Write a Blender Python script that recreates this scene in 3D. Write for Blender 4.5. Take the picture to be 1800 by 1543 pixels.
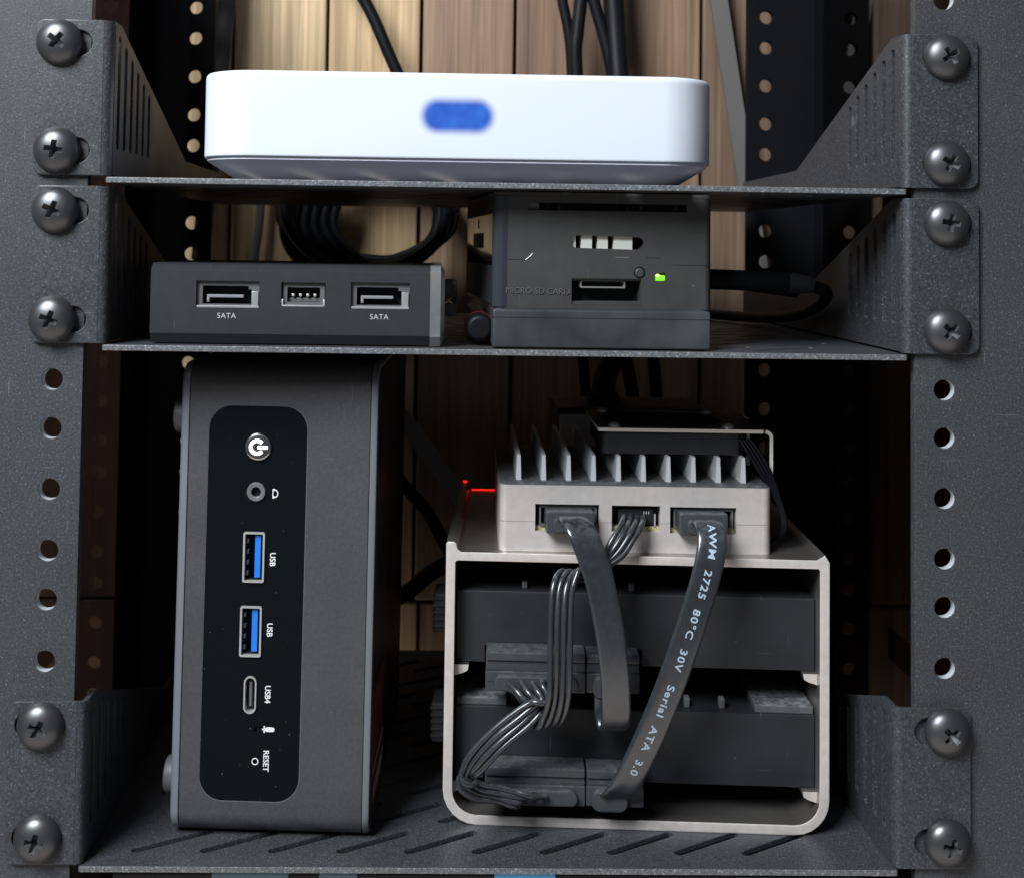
import bpy, bmesh, math, random
from mathutils import Vector, Matrix
random.seed(7)
scene = bpy.context.scene
for o in list(bpy.data.objects): bpy.data.objects.remove(o)
C = scene.collection
MM = 0.001
ZO = 260.0            # height of the upper screw row above the foot of the rack, mm

# ------------------------------------------------------------------ camera
cam = bpy.data.cameras.new('camera'); camo = bpy.data.objects.new('camera', cam); C.objects.link(camo)
cam.sensor_fit = 'HORIZONTAL'; cam.sensor_width = 36.0
cam.lens = 2301.8 / 1800 * 36
cam.shift_x = (900 - 812.8) / 1800
cam.shift_y = (332.8 - 771.5) / 1800
cam.clip_start = 0.01; cam.clip_end = 20
a_, b_, c_ = 0.04369066, -0.01962466, -0.01420625
R = Matrix.Rotation(b_, 3, 'Z') @ Matrix.Rotation(a_, 3, 'X') @ Matrix.Rotation(c_, 3, 'Y')
r0, r1, r2 = R.col[0], R.col[1], R.col[2]
M4 = Matrix(((r0[0], r2[0], -r1[0], -17.874*MM), (r0[1], r2[1], -r1[1], -348.478*MM), (r0[2], r2[2], -r1[2], (-52.476+ZO)*MM), (0, 0, 0, 1)))
camo.matrix_world = M4
cam.dof.use_dof = True; cam.dof.focus_distance = 0.362; cam.dof.aperture_fstop = 30
scene.camera = camo

# ------------------------------------------------------------------ world, lamps, exposure
w = bpy.data.worlds.new('World'); scene.world = w; w.use_nodes = True
w.node_tree.nodes['Background'].inputs[0].default_value = (0.72, 0.81, 1.0, 1)
w.node_tree.nodes['Background'].inputs[1].default_value = 0.075

def area(name, loc, target, sx, sy, power, col):
    l = bpy.data.lights.new(name, 'AREA'); l.shape = 'RECTANGLE'; l.size = sx; l.size_y = sy; l.energy = power; l.color = col
    o = bpy.data.objects.new(name, l); C.objects.link(o); o.location = loc
    o.rotation_euler = (Vector(target) - Vector(loc)).to_track_quat('-Z', 'Y').to_euler()
    return o
area('window_light', (-0.50, -0.60, 0.88), (-.03, 0.02, 0.20), 0.45, 0.5, 25, (0.88, 0.94, 1.0))
area('floor_bounce', (-0.10, -0.52, -0.72), (0, 0, 0.12), 2.0, 1.0, 5.5, (1.0, 0.88, 0.78))
scene.view_settings.view_transform = 'Standard'
try: scene.view_settings.look = 'None'
except Exception: pass
scene.view_settings.exposure = 0.0; scene.view_settings.gamma = 1.0
scene.view_settings.use_curve_mapping = False
scene.render.engine = 'CYCLES'
scene.render.resolution_x = 1024; scene.render.resolution_y = 877

# ------------------------------------------------------------------ materials
MATS = {}
def mat(name, col, rough=.5, metal=0.0, spec=.5, bump=None, bump2=None, var=0.0, vscale=90, dust=None, coat=0.0,
        emis=None, estr=1.0, smudge=.05, speck=None, trans=0.0, stretch=None, scratch=None):
    m = bpy.data.materials.new(name); m.use_nodes = True; MATS[name] = m
    nt = m.node_tree; N = nt.nodes; L = nt.links; b = N['Principled BSDF']
    tc = N.new('ShaderNodeTexCoord'); mp = N.new('ShaderNodeMapping'); L.new(tc.outputs['Object'], mp.inputs[0])
    if stretch: mp.inputs['Scale'].default_value = stretch
    def noise(s, det=3, ro=.55):
        n = N.new('ShaderNodeTexNoise'); n.inputs['Scale'].default_value = s; n.inputs['Detail'].default_value = det
        n.inputs['Roughness'].default_value = ro; L.new(mp.outputs[0], n.inputs['Vector']); return n.outputs['Fac']
    def maprange(src, a, bb, c, d):
        r = N.new('ShaderNodeMapRange'); L.new(src, r.inputs[0])
        for i, v in enumerate((a, bb, c, d)): r.inputs[i+1].default_value = v
        return r.outputs[0]
    def mix(fac, a, bcol):
        x = N.new('ShaderNodeMix'); x.data_type = 'RGBA'
        if isinstance(fac, float): x.inputs[0].default_value = fac
        else: L.new(fac, x.inputs[0])
        for sock, v in ((x.inputs[6], a), (x.inputs[7], bcol)):
            if isinstance(v, tuple): sock.default_value = (*v[:3], 1)
            else: L.new(v, sock)
        return x.outputs[2]
    c = tuple(col)
    if var: c = mix(maprange(noise(vscale), .35, .68, 0, 1), tuple(v*(1-var) for v in col), tuple(v*(1+var) for v in col))
    if speck:   # (scale, threshold, colour)
        c = mix(maprange(noise(speck[0], 1), speck[1], speck[1]+.05, 0, 1), c, speck[2])
    if scratch:  # (colour, threshold) : sparse fine scratches, two directions
        for rot_, sc_ in (((0.3, .5, .2), (60, 60, 1500)), ((.2, 1.2, .9), (1700, 50, 70))):
            m2 = N.new('ShaderNodeMapping'); m2.inputs['Rotation'].default_value = rot_; m2.inputs['Scale'].default_value = sc_; L.new(tc.outputs['Object'], m2.inputs[0])
            n2 = N.new('ShaderNodeTexNoise'); n2.inputs['Scale'].default_value = 1; n2.inputs['Detail'].default_value = 1; L.new(m2.outputs[0], n2.inputs['Vector'])
            c = mix(maprange(n2.outputs['Fac'], scratch[1], scratch[1]+.03, 0, .8), c, scratch[0])
        c = mix(maprange(noise(38, 4, .6), .35, .7, 0, .30), c, tuple(v*.45 for v in col))
    if dust:    # (colour, amount) : lies on faces that look up
        g = N.new('ShaderNodeNewGeometry'); sx = N.new('ShaderNodeSeparateXYZ'); L.new(g.outputs['Normal'], sx.inputs[0])
        up = maprange(sx.outputs[2], .15, .9, .12, 1.0)
        nz = maprange(noise(420, 5, .7), .42, .66, 0, dust[1])
        mu = N.new('ShaderNodeMath'); mu.operation = 'MULTIPLY'; L.new(up, mu.inputs[0]); L.new(nz, mu.inputs[1])
        c = mix(mu.outputs[0], c, dust[0])
    if isinstance(c, tuple): b.inputs['Base Color'].default_value = (*c[:3], 1)
    else: L.new(c, b.inputs['Base Color'])
    if smudge: L.new(maprange(noise(45, 4), .3, .7, max(.02, rough-smudge), min(1, rough+smudge)), b.inputs['Roughness'])
    else: b.inputs['Roughness'].default_value = rough
    b.inputs['Metallic'].default_value = metal; b.inputs['Specular IOR Level'].default_value = spec
    b.inputs['Coat Weight'].default_value = coat; b.inputs['Coat Roughness'].default_value = .08
    b.inputs['Transmission Weight'].default_value = trans
    if emis: b.inputs['Emission Color'].default_value = (*emis, 1); b.inputs['Emission Strength'].default_value = estr
    prev = None
    for bp in (bump, bump2):
        if bp:
            bn = N.new('ShaderNodeBump'); bn.inputs['Strength'].default_value = bp[1]; bn.inputs['Distance'].default_value = bp[2]
            L.new(noise(bp[0], 2, .5), bn.inputs['Height'])
            if prev: L.new(prev, bn.inputs['Normal'])
            prev = bn.outputs[0]
    if prev: L.new(prev, b.inputs['Normal'])
    return m

powder = mat('powder_coat', (.040, .043, .049), .42, spec=.55, bump=(1900, .22, .0002), var=.42, vscale=1700, speck=(1500, .64, (.105, .112, .122)), dust=((.13, .13, .13), .12), scratch=((.13, .135, .14), .782))
post_m = mat('post_paint', (.048, .051, .057), .44, spec=.5, bump=(2000, .2, .0002), var=.38, vscale=1900, speck=(1700, .64, (.115, .122, .134)), scratch=((.14, .145, .15), .782))
rear_m = mat('rear_post_paint', (.005, .005, .006), .6, spec=.06)
edge_m = mat('worn_sheet_edge', (.13, .138, .146), .42, metal=.2, bump=(1600, .6, .0003), var=.3, vscale=1500, speck=(1700, .64, (.30, .32, .34)))
bare_m = mat('bare_metal', (.55, .57, .60), .4, metal=.25)
screw_m = mat('dark_zinc', (.10, .102, .107), .36, metal=.8, bump=(900, .08, .0002), smudge=.1)
recess_m = mat('screw_recess', (.16, .16, .165), .4, metal=.6)
thread_m = mat('screw_thread', (.05, .05, .055), .4, metal=.8)
white_m = mat('white_plastic', (.62, .655, .715), .40, spec=.4, bump=(3000, .04, .0001), smudge=.03)
white2_m = mat('white_plastic_base', (.78, .80, .90), .5, spec=.35)
blackbox_m = mat('black_matte_plastic', (.021, .0225, .025), .5, spec=.4, bump=(2600, .12, .00015), var=.1, vscale=300, speck=(900, .765, (.08, .08, .085)), scratch=((.08, .08, .085), .782))
case_m = mat('grey_black_plastic', (.048, .048, .046), .48, spec=.4, bump=(2200, .15, .0002), var=.08, vscale=200, speck=(700, .77, (.16, .16, .15)), scratch=((.17, .17, .16), .782))
gloss_m = mat('gloss_black', (.004, .0055, .0065), .05, spec=.5, smudge=.03, speck=(900, .765, (.08, .09, .09)))
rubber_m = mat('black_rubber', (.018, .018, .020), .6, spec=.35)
cable_m = mat('black_cable', (.005, .0055, .007), .48, spec=.16, bump=(500, .1, .0003))
wire_m = mat('dusty_wire', (.024, .026, .029), .26, spec=.8, dust=((.26, .27, .28), .22), bump=(700, .08, .0002))
ribbon_m = mat('dusty_ribbon', (.020, .023, .027), .27, spec=1.0, dust=((.28, .30, .33), .22), var=.12, vscale=160, bump=(600, .04, .0002))
plug_m = mat('dusty_plug', (.040, .043, .048), .34, spec=.65, dust=((.26, .27, .28), .22), bump=(1100, .08, .0002))
portblk_m = mat('port_black', (.012, .012, .013), .5, spec=.3)
portgrey_m = mat('port_grey', (.10, .10, .105), .45, spec=.4)
portlite_m = mat('port_light', (.36, .37, .36), .4, metal=.5)
tongue_m = mat('port_tongue', (.20, .205, .21), .45)
steel_m = mat('port_steel', (.62, .61, .58), .32, metal=.55)
gold_m = mat('gold_contact', (.72, .50, .20), .3, metal=1.0)
pcb_m = mat('pale_board_edge', (.46, .42, .22), .55)
blue_m = mat('usb_blue', (.010, .16, .62), .45)
shell_m = mat('pc_grey_aluminium', (.080, .080, .084), .44, metal=.3, bump=(2000, .35, .0002), var=.1, vscale=900, speck=(1500, .72, (.16, .16, .165)), scratch=((.19, .19, .19), .782))
band_m = mat('pc_band', (.20, .212, .236), .38, metal=.35, bump=(2400, .15, .00015))
print_m = mat('white_print', (.70, .72, .72), .6)
sataprint_m = mat('grey_print', (.42, .43, .44), .6)
ribprint_m = mat('ribbon_print', (.34, .44, .52), .6)
icon_m = mat('lit_symbol', (.9, .9, .9), .4, emis=(1, 1, 1), estr=2.2)
led_m = mat('green_led', (.1, .5, .03), .4, emis=(.20, .85, .015), estr=1.0)
ledw_m = mat('green_led_core', (.5, .9, .2), .4, emis=(.70, 1.0, .25), estr=1.3)
redled_m = mat('red_led', (.8, .02, .02), .4, emis=(1.0, .01, .01), estr=2.4)
silver_m = mat('champagne_aluminium', (.46, .42, .39), .34, metal=.92, bump=(1800, .12, .00012), var=.05, vscale=500)
rim_m = mat('pale_rim', (.70, .635, .585), .40, metal=.4, bump=(1800, .12, .00012), var=.06, vscale=500)  # paler, less metallic finish for front-facing faces of frame and ledges
sbc_m = mat('satin_aluminium', (.64, .59, .55), .42, metal=.4, bump=(1700, .18, .00015), var=.05, vscale=300, dust=((.30, .30, .30), .5))
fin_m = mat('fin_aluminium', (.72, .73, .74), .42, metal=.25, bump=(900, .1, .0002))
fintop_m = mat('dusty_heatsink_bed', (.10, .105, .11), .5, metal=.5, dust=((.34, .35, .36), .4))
drive_m = mat('drive_black', (.018, .019, .021), .46, spec=.45, var=.2, vscale=60, speck=(700, .775, (.08, .08, .08)), scratch=((.10, .10, .10), .782))
drivetop_m = mat('drive_dusty_top', (.06, .063, .066), .6, dust=((.26, .27, .28), .7), bump=(900, .3, .0004))
cream_m = mat('cream_edge', (.74, .70, .62), .5)
blackmetal_m = mat('black_bracket', (.012, .012, .013), .32, spec=.6)
grey_m = mat('grey_adapter', (.78, .78, .77), .5)
strap_m = mat('grey_strap', (.115, .107, .10), .5)
lowdev_m = mat('grey_metal_face', (.050, .057, .063), .4, metal=.3, var=.3, vscale=70)
sticker_m = mat('red_sticker', (.09, .012, .010), .45)
stickw_m = mat('sticker_white', (.22, .22, .22), .5)
skyblue_m = mat('blue_lamp', (.08, .22, .36), .4, emis=(.08, .32, .6), estr=.4)
dimblue_m = mat('dim_blue_lamp', (.10, .14, .17), .4, emis=(.08, .14, .18), estr=.3)
smoky_m = mat('smoky_gloss', (.03, .036, .042), .10, spec=.7)
greyp_m = mat('pale_chip', (.62, .62, .56), .5)
hdmi_m = mat('sd_slot_rim', (.45, .44, .38), .35, metal=.7)

def acrylic_mat(name, tint):
    m = bpy.data.materials.new(name); m.use_nodes = True; nt = m.node_tree; N = nt.nodes; L = nt.links
    for n in list(N):
        if n.type != 'OUTPUT_MATERIAL': N.remove(n)
    out = [n for n in N if n.type == 'OUTPUT_MATERIAL'][0]
    t = N.new('ShaderNodeBsdfTransparent'); t.inputs[0].default_value = (*tint, 1)
    g = N.new('ShaderNodeBsdfGlossy'); g.inputs['Roughness'].default_value = .03; g.inputs['Color'].default_value = (.9, .9, .9, 1)
    f = N.new('ShaderNodeFresnel'); f.inputs[0].default_value = 1.49
    x = N.new('ShaderNodeMixShader'); 
    ge = N.new('ShaderNodeNewGeometry'); inv = N.new('ShaderNodeMath'); inv.operation = 'SUBTRACT'; inv.inputs[0].default_value = 1; L.new(ge.outputs['Backfacing'], inv.inputs[1])
    mu = N.new('ShaderNodeMath'); mu.operation = 'MULTIPLY'; L.new(f.outputs[0], mu.inputs[0]); L.new(inv.outputs[0], mu.inputs[1]); L.new(mu.outputs[0], x.inputs[0])
    L.new(t.outputs[0], x.inputs[1]); L.new(g.outputs[0], x.inputs[2])
    L.new(x.outputs[0], out.inputs[0]); return m
acrylic_m = acrylic_mat('smoked_acrylic', (.17, .145, .15))
clear_m = mat('clear_plastic', (.86, .88, .89), .08, spec=.9, trans=.85, bump=(300, .25, .0006), smudge=.04)

def wood_mat():
    m = bpy.data.materials.new('oak_plank'); m.use_nodes = True; nt = m.node_tree; N = nt.nodes; L = nt.links; b = N['Principled BSDF']
    tc = N.new('ShaderNodeTexCoord'); oi = N.new('ShaderNodeObjectInfo')
    add = N.new('ShaderNodeVectorMath'); add.operation = 'ADD'; L.new(tc.outputs['Object'], add.inputs[0])
    sc = N.new('ShaderNodeVectorMath'); sc.operation = 'SCALE'; sc.inputs[0].default_value = (3.1, 1.7, 5.3); L.new(oi.outputs['Random'], sc.inputs['Scale'])
    L.new(sc.outputs[0], add.inputs[1])
    mp = N.new('ShaderNodeMapping'); mp.inputs['Scale'].default_value = (150, 150, 6); L.new(add.outputs[0], mp.inputs[0])
    n1 = N.new('ShaderNodeTexNoise'); n1.inputs['Scale'].default_value = 1.0; n1.inputs['Detail'].default_value = 6; n1.inputs['Roughness'].default_value = .65; n1.inputs['Distortion'].default_value = .6
    L.new(mp.outputs[0], n1.inputs['Vector'])
    mp2 = N.new('ShaderNodeMapping'); mp2.inputs['Scale'].default_value = (700, 700, 14); L.new(add.outputs[0], mp2.inputs[0])
    n2 = N.new('ShaderNodeTexNoise'); n2.inputs['Scale'].default_value = 1.0; n2.inputs['Detail'].default_value = 3; L.new(mp2.outputs[0], n2.inputs['Vector'])
    r1_ = N.new('ShaderNodeMapRange'); L.new(n1.outputs['Fac'], r1_.inputs[0]); r1_.inputs[1].default_value = .3; r1_.inputs[2].default_value = .72; r1_.inputs[3].default_value = .60; r1_.inputs[4].default_value = 1.18
    r2_ = N.new('ShaderNodeMapRange'); L.new(n2.outputs['Fac'], r2_.inputs[0]); r2_.inputs[1].default_value = .3; r2_.inputs[2].default_value = .7; r2_.inputs[3].default_value = .74; r2_.inputs[4].default_value = 1.14
    mu = N.new('ShaderNodeMath'); mu.operation = 'MULTIPLY'; L.new(r1_.outputs[0], mu.inputs[0]); L.new(r2_.outputs[0], mu.inputs[1])
    vm = N.new('ShaderNodeVectorMath'); vm.operation = 'SCALE'; L.new(oi.outputs['Color'], vm.inputs[0]); L.new(mu.outputs[0], vm.inputs['Scale'])
    L.new(vm.outputs[0], b.inputs['Base Color']); b.inputs['Roughness'].default_value = .5; b.inputs['Specular IOR Level'].default_value = .35
    bn = N.new('ShaderNodeBump'); bn.inputs['Strength'].default_value = .3; bn.inputs['Distance'].default_value = .0004; L.new(mu.outputs[0], bn.inputs['Height']); L.new(bn.outputs[0], b.inputs['Normal'])
    return m
wood_m = wood_mat()
groove_m = mat('dark_groove', (.035, .03, .027), .7)

def display_mat():       # blue lamp behind translucent white plastic, soft pill shape (object space, metres)
    m = bpy.data.materials.new('blue_display'); m.use_nodes = True; nt = m.node_tree; N = nt.nodes; L = nt.links; b = N['Principled BSDF']
    tc = N.new('ShaderNodeTexCoord'); s = N.new('ShaderNodeSeparateXYZ'); L.new(tc.outputs['Object'], s.inputs[0])
    def math_(op, a, bb=None):
        n = N.new('ShaderNodeMath'); n.operation = op
        for i, v in enumerate((a, bb)):
            if v is None: continue
            if isinstance(v, (int, float)): n.inputs[i].default_value = v
            else: L.new(v, n.inputs[i])
        return n.outputs[0]
    ax = math_('MAXIMUM', math_('SUBTRACT', math_('ABSOLUTE', s.outputs[0]), .0052), 0)
    d = math_('SQRT', math_('ADD', math_('MULTIPLY', ax, ax), math_('MULTIPLY', s.outputs[2], s.outputs[2])))
    r = N.new('ShaderNodeMapRange'); r.interpolation_type = 'SMOOTHSTEP'; L.new(d, r.inputs[0])
    r.inputs[1].default_value = .0028; r.inputs[2].default_value = .0060; r.inputs[3].default_value = 1; r.inputs[4].default_value = 0
    nz = N.new('ShaderNodeTexNoise'); nz.inputs['Scale'].default_value = 260; nz.inputs['Detail'].default_value = 1; L.new(tc.outputs['Object'], nz.inputs[0])
    mc = N.new('ShaderNodeMix'); mc.data_type = 'RGBA'; L.new(nz.outputs['Fac'], mc.inputs[0])
    mc.inputs[6].default_value = (.003, .03, .46, 1); mc.inputs[7].default_value = (.04, .22, .80, 1)
    base = N.new('ShaderNodeMix'); base.data_type = 'RGBA'; L.new(r.outputs[0], base.inputs[0]); base.inputs[6].default_value = (.62, .655, .715, 1); base.inputs[7].default_value = (.01, .03, .12, 1)
    L.new(base.outputs[2], b.inputs['Base Color']); L.new(mc.outputs[2], b.inputs['Emission Color']); L.new(math_('MULTIPLY', r.outputs[0], .75), b.inputs['Emission Strength'])
    b.inputs['Roughness'].default_value = .38; b.inputs['Specular IOR Level'].default_value = .45
    return m
display_m = display_mat()

# ------------------------------------------------------------------ mesh helpers (all in mm)
def finish(name, bm, mats, parent=None, loc=None, smooth=35, rot=None):
    bm.transform(Matrix.Scale(MM, 4))
    me = bpy.data.meshes.new(name); bm.to_mesh(me); bm.free()
    if not isinstance(mats, (list, tuple)): mats = [mats]
    for m in mats: me.materials.append(m)
    if smooth:
        for p in me.polygons: p.use_smooth = True
        me.set_sharp_from_angle(angle=math.radians(smooth))
    o = bpy.data.objects.new(name, me); C.objects.link(o)
    if smooth:
        wn = o.modifiers.new('weighted_normals', 'WEIGHTED_NORMAL'); wn.keep_sharp = True; wn.weight = 80
    if parent: o.parent = parent
    if loc: o.location = tuple(v*MM for v in loc)
    if rot: o.rotation_euler = rot
    return o
def tag(o, label, cat, group=None, kind=None):
    if label: o['label'] = label
    if cat: o['category'] = cat
    if group: o['group'] = group
    if kind: o['kind'] = kind
    return o
def thing(name, label, cat, loc, rz=0.0, group=None):
    o = bpy.data.objects.new(name, None); C.objects.link(o); o.empty_display_size = .01
    o.location = (loc[0]*MM, loc[1]*MM, (loc[2]+ZO)*MM); o.rotation_euler = (0, 0, math.radians(rz))
    return tag(o, label, cat, group)
def BM(): return bmesh.new()
def bx(bm, x0, x1, y0, y1, z0, z1, bev=0, seg=2, mi=0, only=None):
    vs = [bm.verts.new((x, y, z)) for x in (x0, x1) for y in (y0, y1) for z in (z0, z1)]
    fs = [bm.faces.new([vs[i] for i in q]) for q in ((0, 1, 3, 2), (4, 6, 7, 5), (0, 4, 5, 1), (2, 3, 7, 6), (0, 2, 6, 4), (1, 5, 7, 3))]
    for f in fs: f.material_index = mi
    if bev:
        es = list({e for f in fs for e in f.edges})
        if only: es = [e for e in es if only(e)]
        bmesh.ops.bevel(bm, geom=es, offset=bev, segments=seg, profile=.5, affect='EDGES')
    return bm
def along(axis): return lambda e: abs((e.verts[0].co - e.verts[1].co)[axis]) > 1e-6
def box(*a, **k): return bx(BM(), *a, **k)
def rrect(x0, y0, x1, y1, r, n=5):
    if r <= 0: return [(x0, y0), (x1, y0), (x1, y1), (x0, y1)]
    P = []
    for cx, cy, a0 in ((x1-r, y0+r, -90), (x1-r, y1-r, 0), (x0+r, y1-r, 90), (x0+r, y0+r, 180)):
        for i in range(n+1):
            a = math.radians(a0+90*i/n); P.append((cx+r*math.cos(a), cy+r*math.sin(a)))
    return P
def circ(cx, cy, r, n=20): return [(cx+r*math.cos(2*math.pi*i/n), cy+r*math.sin(2*math.pi*i/n)) for i in range(n)]
def obround(ax, ay, bx_, by, r, n=6):
    t = math.atan2(by-ay, bx_-ax); P = []
    for cx, cy, a0 in ((bx_, by, t-math.pi/2), (ax, ay, t+math.pi/2)):
        for i in range(n+1): P.append((cx+r*math.cos(a0+math.pi*i/n), cy+r*math.sin(a0+math.pi*i/n)))
    return P
def plate(outer, holes, t, fn, bev=0.0):
    """flat sheet with holes, thickness t about w=0, mapped by fn(u, v, w) -> (x, y, z)"""
    cu = bpy.data.curves.new('tmp', 'CURVE'); cu.dimensions = '2D'; cu.fill_mode = 'BOTH'
    for poly in [outer]+list(holes):
        sp = cu.splines.new('POLY'); sp.points.add(len(poly)-1)
        for p, q in zip(sp.points, poly): p.co = (q[0], q[1], 0, 1)
        sp.use_cyclic_u = True
    cu.extrude = t/2-bev; cu.bevel_depth = bev; cu.bevel_resolution = 1
    if bev: cu.offset = -bev
    ob = bpy.data.objects.new('tmp', cu); C.objects.link(ob)
    dg = bpy.context.evaluated_depsgraph_get(); dg.update()
    me = bpy.data.meshes.new_from_object(ob.evaluated_get(dg))
    bpy.data.objects.remove(ob); bpy.data.curves.remove(cu)
    bm = BM(); bm.from_mesh(me); bpy.data.meshes.remove(me)
    for f in bm.faces: f.material_index = 0
    for v in bm.verts: v.co = fn(*v.co)
    bmesh.ops.remove_doubles(bm, verts=bm.verts, dist=.002)
    bmesh.ops.recalc_face_normals(bm, faces=bm.faces)
    return bm
def front(y): return lambda u, v, w_: (u, y+w_, v)       # sheet facing the camera, centre plane at depth y
def side(x): return lambda u, v, w_: (x+w_, u, v)        # u = depth, v = height
def flat(z): return lambda u, v, w_: (u, v, z+w_)
def merge(bm, other):
    me = bpy.data.meshes.new('t'); other.to_mesh(me); other.free(); bm.from_mesh(me); bpy.data.meshes.remove(me); return bm
def loft(rings, bm=None, cap=True):
    bm = bm or BM(); R_ = [[bm.verts.new(p) for p in r] for r in rings]; n = len(R_[0])
    for a, b in zip(R_, R_[1:]):
        for i in range(n): bm.faces.new((a[i], a[(i+1) % n], b[(i+1) % n], b[i]))
    if cap: bm.faces.new(R_[0][::-1]); bm.faces.new(R_[-1])
    bmesh.ops.recalc_face_normals(bm, faces=bm.faces)
    return bm
def cyl(bm, c, axis, r, h, n=24, r2=None, mi=0):
    ax = {'x': Vector((1, 0, 0)), 'y': Vector((0, 1, 0)), 'z': Vector((0, 0, 1))}[axis]
    q = Vector((0, 0, 1)).rotation_difference(ax).to_matrix()
    r2 = r if r2 is None else r2
    A = [bm.verts.new(Vector(c)+q @ Vector((r*math.cos(2*math.pi*i/n), r*math.sin(2*math.pi*i/n), 0))) for i in range(n)]
    B = [bm.verts.new(Vector(c)+q @ Vector((r2*math.cos(2*math.pi*i/n), r2*math.sin(2*math.pi*i/n), h))) for i in range(n)]
    F = [bm.faces.new((A[i], A[(i+1) % n], B[(i+1) % n], B[i])) for i in range(n)]+[bm.faces.new(A[::-1]), bm.faces.new(B)]
    for f in F: f.material_index = mi
    return bm
def revolve(bm, prof, c=(0, 0, 0), n=32, mi=0):
    """profile [(r, y)] turned about the Y axis"""
    rows = []
    for r, y in prof:
        if r < 1e-6: rows.append([bm.verts.new((c[0], c[1]+y, c[2]))])
        else: rows.append([bm.verts.new((c[0]+r*math.cos(2*math.pi*i/n), c[1]+y, c[2]+r*math.sin(2*math.pi*i/n))) for i in range(n)])
    for a, b in zip(rows, rows[1:]):
        for i in range(n):
            j = (i+1) % n
            if len(a) == 1 and len(b) == 1: continue
            if len(a) == 1: f = bm.faces.new((a[0], b[i], b[j]))
            elif len(b) == 1: f = bm.faces.new((a[i], a[j], b[0]))
            else: f = bm.faces.new((a[i], a[j], b[j], b[i]))
            f.material_index = mi
    bmesh.ops.recalc_face_normals(bm, faces=bm.faces)
    return bm
def crom(P, n=8):
    P = [Vector(p) for p in P]; Q = [P[0]*2-P[1]]+P+[P[-1]*2-P[-2]]; out = []
    for i in range(1, len(Q)-2):
        a, b, c, d = Q[i-1:i+3]
        for k in range(n):
            t = k/n; out.append(.5*((2*b)+(c-a)*t+(2*a-5*b+4*c-d)*t*t+(3*b-a-3*c+d)*t**3))
    out.append(P[-1]); return out
def tangents(P): return [(P[min(i+1, len(P)-1)]-P[max(i-1, 0)]).normalized() for i in range(len(P))]
def sweep(bm, P, W, shape):
    """shape = [(a, b)] : a along the width vector, b along the normal"""
    T = tangents(P); rings = []
    for p, t, wv in zip(P, T, W):
        wd = (wv-t*wv.dot(t)).normalized(); nn = t.cross(wd)
        rings.append([p+wd*a+nn*b for a, b in shape])
    return loft(rings, bm)
def tube(bm, pts, r, n=10, samples=8, r_end=None):
    P = crom(pts, samples); T = tangents(P); ref = Vector((0.31, -.9, .2)); W = []
    for t in T:
        ref = (ref-t*ref.dot(t)).normalized(); W.append(ref.copy())
    rings = []
    for i, (p, t, wd) in enumerate(zip(P, T, W)):
        rr = r if r_end is None else r+(r_end-r)*i/(len(P)-1)
        nn = t.cross(wd); rings.append([p+(wd*math.cos(2*math.pi*k/n)+nn*math.sin(2*math.pi*k/n))*rr for k in range(n)])
    return loft(rings, bm)
def cut(bm, cutters):
    obs = []
    for b in [bm]+cutters:
        bmesh.ops.recalc_face_normals(b, faces=b.faces)
        me = bpy.data.meshes.new('t'); b.to_mesh(me); b.free(); o = bpy.data.objects.new('t', me); C.objects.link(o); obs.append(o)
    for c in obs[1:]:
        md = obs[0].modifiers.new('b', 'BOOLEAN'); md.operation = 'DIFFERENCE'; md.solver = 'EXACT'; md.object = c
    dg = bpy.context.evaluated_depsgraph_get(); dg.update()
    me = bpy.data.meshes.new_from_object(obs[0].evaluated_get(dg)); out = BM(); out.from_mesh(me); bpy.data.meshes.remove(me)
    for o in obs:
        d = o.data; bpy.data.objects.remove(o); bpy.data.meshes.remove(d)
    return out
def text_bm(s, size, fn, ext=.03, bold=.0, align='CENTER', space=1.0):
    cu = bpy.data.curves.new('tmp', 'FONT'); cu.body = s; cu.size = size; cu.extrude = ext; cu.offset = bold
    cu.align_x = align; cu.align_y = 'CENTER'; cu.space_character = space; cu.resolution_u = 3
    ob = bpy.data.objects.new('tmp', cu); C.objects.link(ob); dg = bpy.context.evaluated_depsgraph_get(); dg.update()
    me = bpy.data.meshes.new_from_object(ob.evaluated_get(dg)); bpy.data.objects.remove(ob); bpy.data.curves.remove(cu)
    bm = BM(); bm.from_mesh(me); bpy.data.meshes.remove(me)
    for f in bm.faces: f.material_index = 0
    for v in bm.verts: v.co = fn(*v.co)
    return bm
def txt_front(x, y, z, rot=0):
    c, s = math.cos(math.radians(rot)), math.sin(math.radians(rot))
    return lambda u, v, w_: (x+u*c-v*s, y-w_, z+u*s+v*c)

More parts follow.
